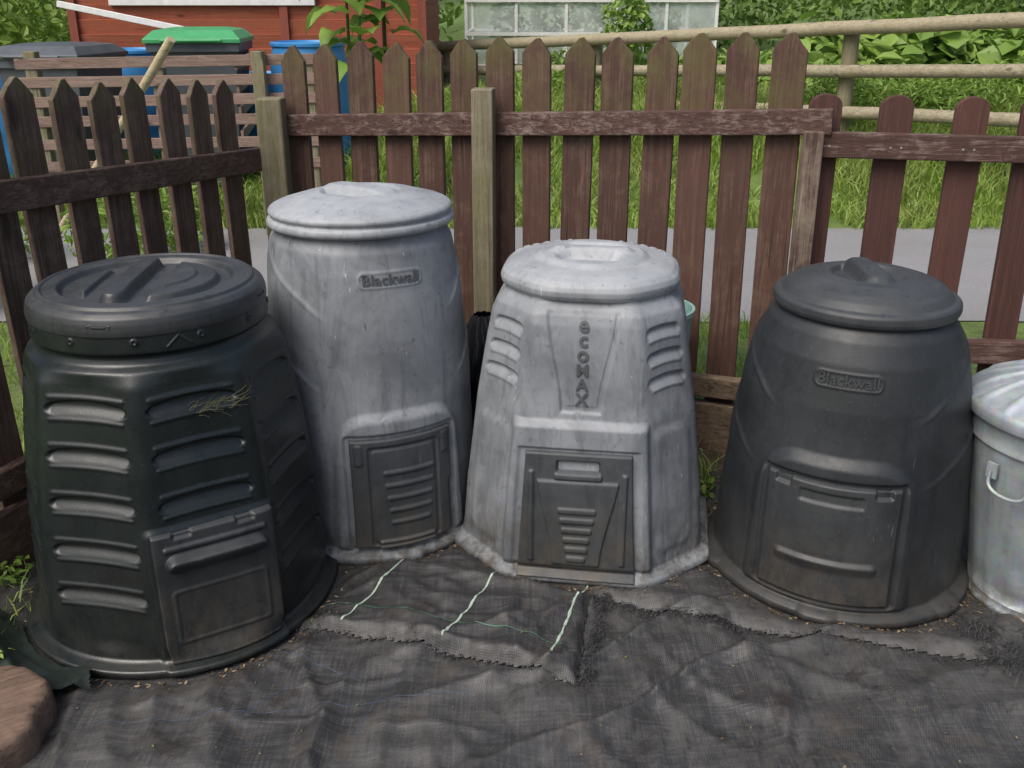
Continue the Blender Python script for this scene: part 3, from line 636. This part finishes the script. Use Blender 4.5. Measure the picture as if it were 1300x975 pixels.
for _ in range(420):
    fibre(1.17+random.gauss(0,.035),1.95+random.gauss(0,.06),zmx,random.uniform(.03,.09),random.gauss(-1.2,.7),random.uniform(.005,.03))
mb.obj('frayed_fibres',M_fib)

mb=MB()
def bit(x,y,s,m,zoff=.004):
    z=float(matz(x,y) if qw(np.array(x),np.array(y))>0.01 else (sz(x,y) if q2w(np.array(x),np.array(y))>.01 else max(float(fabz(x,y)),float(T(x,y)))))+zoff
    a=random.uniform(0,6.28); ca,sa=math.cos(a),math.sin(a); t1,t2=random.uniform(-.5,.5),random.uniform(-.3,.5)
    pts=[(-1,0),(-.3,.45),(.5,.35),(1,0),(.4,-.4),(-.4,-.4)]
    mb.add([(x+(u*ca-v*sa)*s,y+(u*sa+v*ca)*s,z+abs(v)*s*t2+abs(u*t1)*s*.5) for u,v in pts],[(0,1,2,3),(0,3,4,5)],m)
for b in bins:
    for _ in range(190):
        a=random.uniform(-pi,0); r=b[2]+abs(random.gauss(0,.03))+.003; x=b[0]+r*math.cos(a); y=b[1]+r*math.sin(a)
        if any((x-q[0])**2+(y-q[1])**2<q[2]**2 for q in bins): continue
        bit(x,y,random.uniform(.002,.008),random.choice([0,0,0,1,2,2,2]),.002)
for _ in range(650):
    x=random.uniform(-1.5,1.7); y=random.uniform(1.45,3.1)
    if any((x-q[0])**2+(y-q[1])**2<q[2]**2 for q in bins) or outd(x,y)>-.05: continue
    bit(x,y,random.uniform(.0015,.0055),random.choice([0,0,1,2,2,3]),.002)
for _ in range(160):
    x=random.gauss(.58,.05); y=random.gauss(2.72,.16)
    if outd(x,y)<-.05: bit(x,y,random.uniform(.005,.014),random.choice([0,0,1,2]))
mb.obj('leaf_litter',[simple('litter_brown',(.08,.05,.027),(.15,.10,.055)),simple('litter_tan',(.2,.15,.09),(.3,.23,.15)),simple('litter_dark',(.03,.02,.012),(.06,.045,.03)),simple('litter_green',(.07,.12,.02),(.14,.2,.04))])
def weed(name,x,y,z,r,n,sz_,mat=M_leafb): return leaves(name,[(x,y,z,r,r,r*.8,1)],n,sz_,mat,upb=.9,shell=.1)
w=empty('weeds')
for (x,y,z,r,n,s) in ((.60,2.68,.05,.05,45,.035),(.58,2.90,.10,.06,50,.035),(-.12,2.85,.05,.05,30,.03),(1.28,2.66,.12,.09,60,.035),(-1.36,2.22,.05,.05,40,.03),(-1.22,1.83,.05,.04,26,.028)): weed('weed_leaves',x,y,z,r,n,s).parent=w
xy=np.stack([rng.normal(.61,.05,160),rng.normal(2.83,.07,160)],-1); blades('weed_blades',np.c_[xy,T(xy[:,0],xy[:,1])],rng.uniform(.05,.16,160),.005,M_grass,.6,w)
xy=np.stack([rng.normal(-1.30,.04,70),rng.normal(1.98,.10,70)],-1); blades('weed_blades',np.c_[xy,T(xy[:,0],xy[:,1])+.02],rng.uniform(.03,.10,70),.004,M_grass,.8,w)
# weathered timber slab in the corner
mb=MB(); N=120; V=[]; rr_=[.0005,.02,.04,.06,.08,.10,.12,.135,.147,.153,.156,.157,.155]; zz_=[.112,.112,.112,.112,.112,.112,.112,.111,.108,.100,.085,.04,-.02]
for i in range(N):
    a=2*pi*i/N; k=1+.05*math.sin(a*3)+.03*math.sin(a*7+1)+.02*(float(vn(np.array(i*.5),np.array(1.),3))-.5)
    for j,(r,z) in enumerate(zip(rr_,zz_)):
        x=r*k*math.cos(a); y=r*k*math.sin(a)
        sc_=1. if j<9 else .3
        V.append((x,y,z+sc_*.016*(float(fbm(np.array(x*12+9),np.array(y*70+9),91,3))-.5)))
mb.add(V,[tuple(q) for q in gridfaces(N,len(rr_),True).tolist()]); o=mb.obj('log_round',wood('log_wood',(.11,.068,.048),(.22,.155,.11),'x',wornth=(.4,.6),dark=.35),smooth=True); o.location=(-1.15,1.62,-.02); o.rotation_euler=(.03,-.04,.5)
def tz(x,y): return .008+fabz(x,y)+.026*np.clip(1-np.abs(2*vn(x*5+y*3,y*11,71)-1)*1.6,0,1)+.015*fbm(x*8,y*8,73,2)
tq=quadin([(-1.42,1.74),(-.95,1.74),(-1.0,1.86),(-1.25,2.02),(-1.5,2.05)])
sheet('tarpaulin',-1.6,-.8,1.6,2.1,.005,tz,simple('dark_tarp',(.008,.013,.011),(.022,.032,.027),12,.45,0,.2),lambda x,y:(tq(x,y)+.035*(fbm(x*14,y*14,3)-.5)>0)&((x+.885)**2+(y-2.215)**2>.405**2))

# ---------------------------------------------------------------- post and rail fence
f=empty('post_and_rail_fence'); mb=MB()
Pn=np.array((4.2,5.9)); Pf=np.array((-.7,9.6))
def pr_(u,z0,z1): p=Pn+(Pf-Pn)*u; return (p[0],p[1],z0+(z1-z0)*u)
mb.cyl(pr_(-.1,1.47,1.1),pr_(1.0,1.47,1.12),.052,.048,12,segs=14,jit=.006)
mb.cyl(pr_(-.1,1.13,.95),pr_(1.0,1.13,.90),.048,.045,12,segs=14,jit=.006)
mb.cyl(pr_(-.1,.80,.68),pr_(1.0,.80,.66),.05,.045,12,segs=14,jit=.006)
mb.obj('rails',M_pole,f,smooth=True,auto=50)
mb=MB()
for u in (-.1,.36,.72,1.0):
    p=Pn+(Pf-Pn)*u; p=p+np.array((.06,.08)); z=float(T(p[0],p[1])); mb.cyl((p[0],p[1],z-.1),(p[0],p[1],1.47-.36*u+.05),.062,.058,14,segs=4,jit=.003)
mb.obj('posts',M_post,f,smooth=True,auto=50)

# ---------------------------------------------------------------- shed
f=empty('wooden_shed'); x0,x1,y0,y1=-3.75,-.78,8.6,10.6; zb=.42
mb=MB()
for k in range(17):
    z=zb+.06+.12*k
    mb.box(((x0+x1)/2,y0,z),(x1-x0,.02,.125),(1,0,0),(0,-.16,1))
    mb.box((x1,(y0+y1)/2,z),(y1-y0-.04,.02,.125),(0,1,0),(.16,0,1)); mb.box((x0,(y0+y1)/2,z),(y1-y0-.04,.02,.125),(0,1,0),(-.16,0,1))
    mb.box(((x0+x1)/2,y1,z),(x1-x0,.02,.125),(1,0,0),(0,.16,1))
mb.obj('walls',M_shed,f)
mb=MB()
for x in (x0-.01,x1+.012,-1.15,-1.95): mb.box((x,y0-.03,zb+1.0),(.07,.035,2.1))
mb.obj('trim',M_shedv,f)
mb=MB(); mb.box((-2.55,y0-.035,1.525),(1.75,.05,.06)); mb.box((-2.55,y0-.035,2.3),(1.75,.05,.05))
for x in(-3.43,-2.83,-2.27,-1.68): mb.box((x,y0-.036,1.92),(.045,.045,.72))
mb.obj('window_frame',M_white,f,bevel=.004)
def glassmat():
    m,nt,b=newmat('greenhouse_glass'); b.inputs['Base Color'].default_value=(.7,.76,.76,1); b.inputs['Roughness'].default_value=.08
    t=nt.nodes.new('ShaderNodeBsdfTransparent'); ms=nt.nodes.new('ShaderNodeMixShader'); n=noise(nt,tex(nt),3,4,.6); S(nt,ms.inputs[0],mr(nt,n,.3,.7,.25,.55))
    nt.links.new(t.outputs[0],ms.inputs[1]); nt.links.new(b.outputs[0],ms.inputs[2]); nt.links.new(ms.outputs[0],nt.nodes['Material Output'].inputs[0]); return m
M_glass=glassmat()
mb=MB(); mb.box((-2.55,y0-.02,1.92),(1.7,.006,.7)); mb.obj('window_glass',simple('window_dark_glass',(.10,.12,.12),(.2,.22,.22),4,.1),f)
mb=MB(); xm=(x0+x1)/2
for s in(-1,1): mb.beam((xm+s*1.75,y0-.2,2.4),(xm,y0-.2,3.1),.02,.03); mb.add([(xm+s*1.75,y0-.2,2.42),(xm,y0-.2,3.12),(xm,y1+.2,3.12),(xm+s*1.75,y1+.2,2.42)],[(0,1,2,3)])
mb.add([(x0,y0,2.42),(x1,y0,2.42),(xm,y0,3.08)],[(0,1,2)])
mb.obj('roof',simple('roof_felt',(.04,.045,.04),(.08,.085,.075)),f)
mb=MB(); mb.beam((-3.75,8.3,1.51),(-2.6,8.2,1.29),.03,.05); mb.beam((-2.6,8.2,1.29),(-2.45,8.15,.35),.03,.05); mb.obj('white_board',M_white,None,bevel=.004)

# ---------------------------------------------------------------- greenhouse
f=empty('greenhouse'); mb=MB(); gl=MB(); gx0,gx1,gy0,gy1=-.55,2.45,12.0,14.0; z0=float(T(1,12))
for i in range(6):
    x=gx0+(gx1-gx0)*i/5
    for y in(gy0,gy1): mb.box((x,y,z0+.75),(.035,.035,1.5))
    mb.beam((x,gy0,z0+1.5),(x,13,z0+2.2),.03,.03); mb.beam((x,gy1,z0+1.5),(x,13,z0+2.2),.03,.03)
for z in (z0+.05,z0+.42,z0+.8,z0+1.5):
    for y in (gy0,gy1): mb.box(((gx0+gx1)/2,y-.02,z),(gx1-gx0,.03,.04))
    for x in (gx0,gx1): mb.box((x,13,z),(.03,2,.04))
mb.beam((gx0,13,z0+2.22),(gx1,13,z0+2.22),.04,.04)
for y in (gy0,gy1): gl.add([(gx0,y,z0),(gx1,y,z0),(gx1,y,z0+1.5),(gx0,y,z0+1.5)],[(0,1,2,3)]); gl.add([(gx0,y,z0+1.5),(gx1,y,z0+1.5),(gx1,13,z0+2.2),(gx0,13,z0+2.2)],[(0,1,2,3)])
for x in (gx0,gx1): gl.add([(x,gy0,z0),(x,gy1,z0),(x,gy1,z0+1.5),(x,13,z0+2.2),(x,gy0,z0+1.5)],[(0,1,2,3,4)])
mb.obj('frame',M_white,f); gl.obj('glass',M_glass,f)
leaves('tomato_plants',[(gx0+.5+i*.5,12.9,z0+.5,.25,.4,.5,1) for i in range(5)],1500,.1,M_leaf,f)

# ---------------------------------------------------------------- wheelie bins & barrels
def wheelie(x,y,ztop,lidm,rot):
    z0=float(T(x,y)); f=empty('wheelie_bin',(x,y,z0),rot); H=ztop-z0; mb=MB(); w,d=.29,.32
    def ring(z,a,b): return [(-a,-b,z),(a,-b,z),(a,b,z),(-a,b,z)]
    rs=[ring(.04,.22,.24),ring(H-.16,w-.01,d-.01),ring(H-.155,w+.015,d+.015),ring(H-.10,w+.015,d+.015)]
    V=sum(rs,[]); F=[(0,3,2,1)]+[(k*4+i,k*4+(i+1)%4,k*4+4+(i+1)%4,k*4+4+i) for k in range(3) for i in range(4)]
    mb.add(V,F)
    for s in(-1,1): mb.cyl((s*.24,.2,.09),(s*.28,.2,.09),.09,.09,20)
    mb.cyl((-.22,d+.06,H-.12),(.22,d+.06,H-.12),.015,.015,10)
    mb.obj('bin_body',M_wb,f,bevel=.02)
    mb=MB(); rs=[ring(H-.098,w+.03,d+.03),ring(H-.07,w+.03,d+.03),ring(H-.015,w-.03,d-.05),ring(H,w-.12,d-.16)]
    mb.add(sum(rs,[]),[(0,3,2,1)]+[(k*4+i,k*4+(i+1)%4,k*4+4+(i+1)%4,k*4+4+i) for k in range(3) for i in range(4)]+[(12,13,14,15)]); mb.cyl((-.2,-d-.05,H-.08),(.2,-d-.05,H-.08),.012,.012,8)
    mb.obj('bin_lid',lidm,f,bevel=.02)
wheelie(-2.19,7.0,1.355,M_glid,.12); wheelie(-3.15,6.9,1.255,M_wb,-.1)
def barrel(x,y,zt,r=.27):
    z0=float(T(x,y)); H=zt-z0; mb=MB()
    pr=[(0,0),(r*.92,0),(r*.97,.02)]+[(r*(1+.03*math.sin(pi*k/12))+(.012 if k%4==2 else 0),.02+(H-.06)*k/12) for k in range(1,12)]+[(r*.97,H-.04),(r*1.02,H-.03),(r*1.02,H-.01),(r*.96,H),(r*.93,H-.015),(0,H-.02)]
    mb.lathe((0,0,0),pr,40); o=mb.obj('plastic_barrel',M_blue,smooth=True,auto=45); o.location=(x,y,z0)
barrel(-2.98,7.75,1.18,.25); barrel(-1.50,7.3,1.25,.27); barrel(-3.8,7.2,1.12,.26); barrel(-2.0,7.7,1.0,.25)
f=empty('slat_fence'); mb=MB()
for k,z in enumerate((1.205,1.10,.985,.86,.73,.6)):
    mb.beam((-2.95,5.85,z-.03+random.uniform(-.01,.01)),(-1.15,5.75,z+random.uniform(-.01,.01)),.018,.062)
for k,z in enumerate((1.17,1.04,.9,.76)): mb.beam((-1.62,5.78,z),(-1.95,7.6,z-.02),.018,.06)
mb.obj('slats',M_slat,f,bevel=.003)
mb=MB()
for x,y,zt in((-2.86,5.88,1.24),(-2.1,5.85,1.15),(-1.47,5.72,1.25),(-1.2,5.79,1.22)): post(mb,x,y,.1,zt,.07,0)
mb.obj('slat_posts',M_post,f,bevel=.004)
mb=MB(); mb.cyl((-2.75,5.62,.2),(-1.80,5.25,1.33),.02,.024,12,segs=5); mb.obj('wooden_pole',M_cream,smooth=True,auto=50)

# ---------------------------------------------------------------- vegetation
def blobrow(n,x0,x1,y0,y1,h0,h1,r0,r1):
    L=[]
    for i in range(n):
        x=random.uniform(x0,x1);y=random.uniform(y0,y1);r=random.uniform(r0,r1);h=random.uniform(h0,h1); z=float(T(x,y)); L.append((x,y,z+h*.5,r,r,h*.55,r*r*h))
    return L
leaves('marrow_plants',blobrow(16,2.6,8.5,8.9,11,.45,.75,.4,.7),3200,.20,M_leafb,asp=.95,upb=1.1,shell=.6)
leaves('vegetable_plants',blobrow(16,.2,4.6,8.6,11,.22,.4,.25,.5),4500,.09,M_leafb,asp=.5,upb=.6)
leaves('fern_plants',blobrow(12,2.6,7,7.6,8.8,.3,.5,.25,.45),6500,.075,M_leafb,asp=.3,upb=.6,shell=.2)
leaves('hedge',blobrow(34,-14,18,15,19,2.0,3.4,1.0,1.9),14000,.19,M_leaf,asp=.6)
leaves('shrub',blobrow(10,3.2,12,12,14.5,1.1,1.9,.6,1.1),8000,.13,M_leaf,asp=.6)
leaves('shrub',blobrow(9,-9,-4.3,8.5,12,1.3,2.2,.6,1.1),8000,.12,M_leafb,asp=.6)
leaves('climber',blobrow(2,1.1,1.5,11.4,11.8,.9,1.2,.2,.3),700,.09,M_leafb,asp=.7)
leaves('nettles',blobrow(16,-4,-1.6,3.3,5.4,.3,.55,.18,.3),4500,.06,M_leafb,asp=.5)
for (x,y,h) in ((-6,26,7),(3,30,8),(11,25,7),(-14,30,9)):
    t=empty('tree'); z=float(T(x,y)); mb=MB(); mb.cyl((x,y,z-.2),(x+.2,y,z+h*.6),.28,.12,12,segs=5,jit=.05); bl=[]
    for k in range(9):
        a=k*.9; r=random.uniform(1,2.2); c_=(x+r*math.cos(a),y+r*math.sin(a),z+h*random.uniform(.45,.95)); mb.cyl((x+.1,y,z+h*.45),c_,.08,.03,8,segs=3,jit=.05); s=random.uniform(.9,1.5); bl.append((*c_,s,s,s*.8,1))
    mb.obj('trunk',simple('bark',(.06,.045,.03),(.12,.09,.065)),t); leaves('crown',bl,4000,.32,M_leaf,t,.6,.5,.4)
f=empty('sunflower_plant'); mb=MB()
def bigleaf(P0,a,L,W,droop):
    V=[];n=8
    for i in range(n+1):
        u=i/n; r=.06+L*u; z=P0[2]+.06*math.sin(u*2)-droop*u*u; w=W*math.sin(pi*min(1,u*.9+.1))**.8*(1-.25*u)
        for s in(-1,-.5,0,.5,1): V.append((P0[0]+math.cos(a)*r-math.sin(a)*s*w/2,P0[1]+math.sin(a)*r+math.cos(a)*s*w/2,z+abs(s)*.02-.01*math.sin(u*14)*abs(s)))
    mb.add(V,[tuple(x) for x in gridfaces(n+1,5).tolist()],0)
for (sx,sy) in ((-.92,5.95),(-.80,6.15),(-1.02,6.1)):
    z0=float(T(sx,sy)); mb.cyl((sx,sy,z0),(sx+.02,sy,1.85),.013,.008,8,m=1,segs=4,jit=.006)
    for k in range(13):
        z=1.15+k*.06; bigleaf((sx,sy,z),k*2.4+sx*9,random.uniform(.18,.27),random.uniform(.16,.24),random.uniform(.05,.2))
mb.obj('plant',[M_leafb,M_leafd],f,smooth=True)

# ---------------------------------------------------------------- world, light, camera
w=bpy.data.worlds.new('World'); sc.world=w; w.use_nodes=True; nt=w.node_tree
sky=nt.nodes.new('ShaderNodeTexSky'); sky.sky_type='NISHITA'; sky.sun_disc=False
el,az=math.radians(54),math.radians(-140)
sky.sun_elevation=el; sky.sun_rotation=az; sky.air_density=1.0; sky.dust_density=5.0; sky.ozone_density=.6
bg=nt.nodes['Background']; nt.links.new(sky.outputs[0],bg.inputs[0]); bg.inputs[1].default_value=.15
L=bpy.data.lights.new('sun','SUN'); L.energy=2.4; L.angle=math.radians(38); L.color=(1,.965,.92); lo=link(bpy.data.objects.new('sun',L))
d=Vector((math.sin(az)*math.cos(el),math.cos(az)*math.cos(el),math.sin(el)))
lo.rotation_euler=(-d).to_track_quat('-Z','Y').to_euler()
cam=bpy.data.cameras.new('camera'); co=link(bpy.data.objects.new('camera',cam)); co.location=(0,0,1.5); co.rotation_euler=(math.radians(70),0,0)
cam.sensor_width=36; cam.lens=36*1200/1300; cam.shift_y=-44.5/1300; cam.clip_start=.05; cam.clip_end=2000; sc.camera=co
print('TOTAL FACES',sum(len(o.data.polygons) for o in bpy.data.objects if o.type=='MESH'))
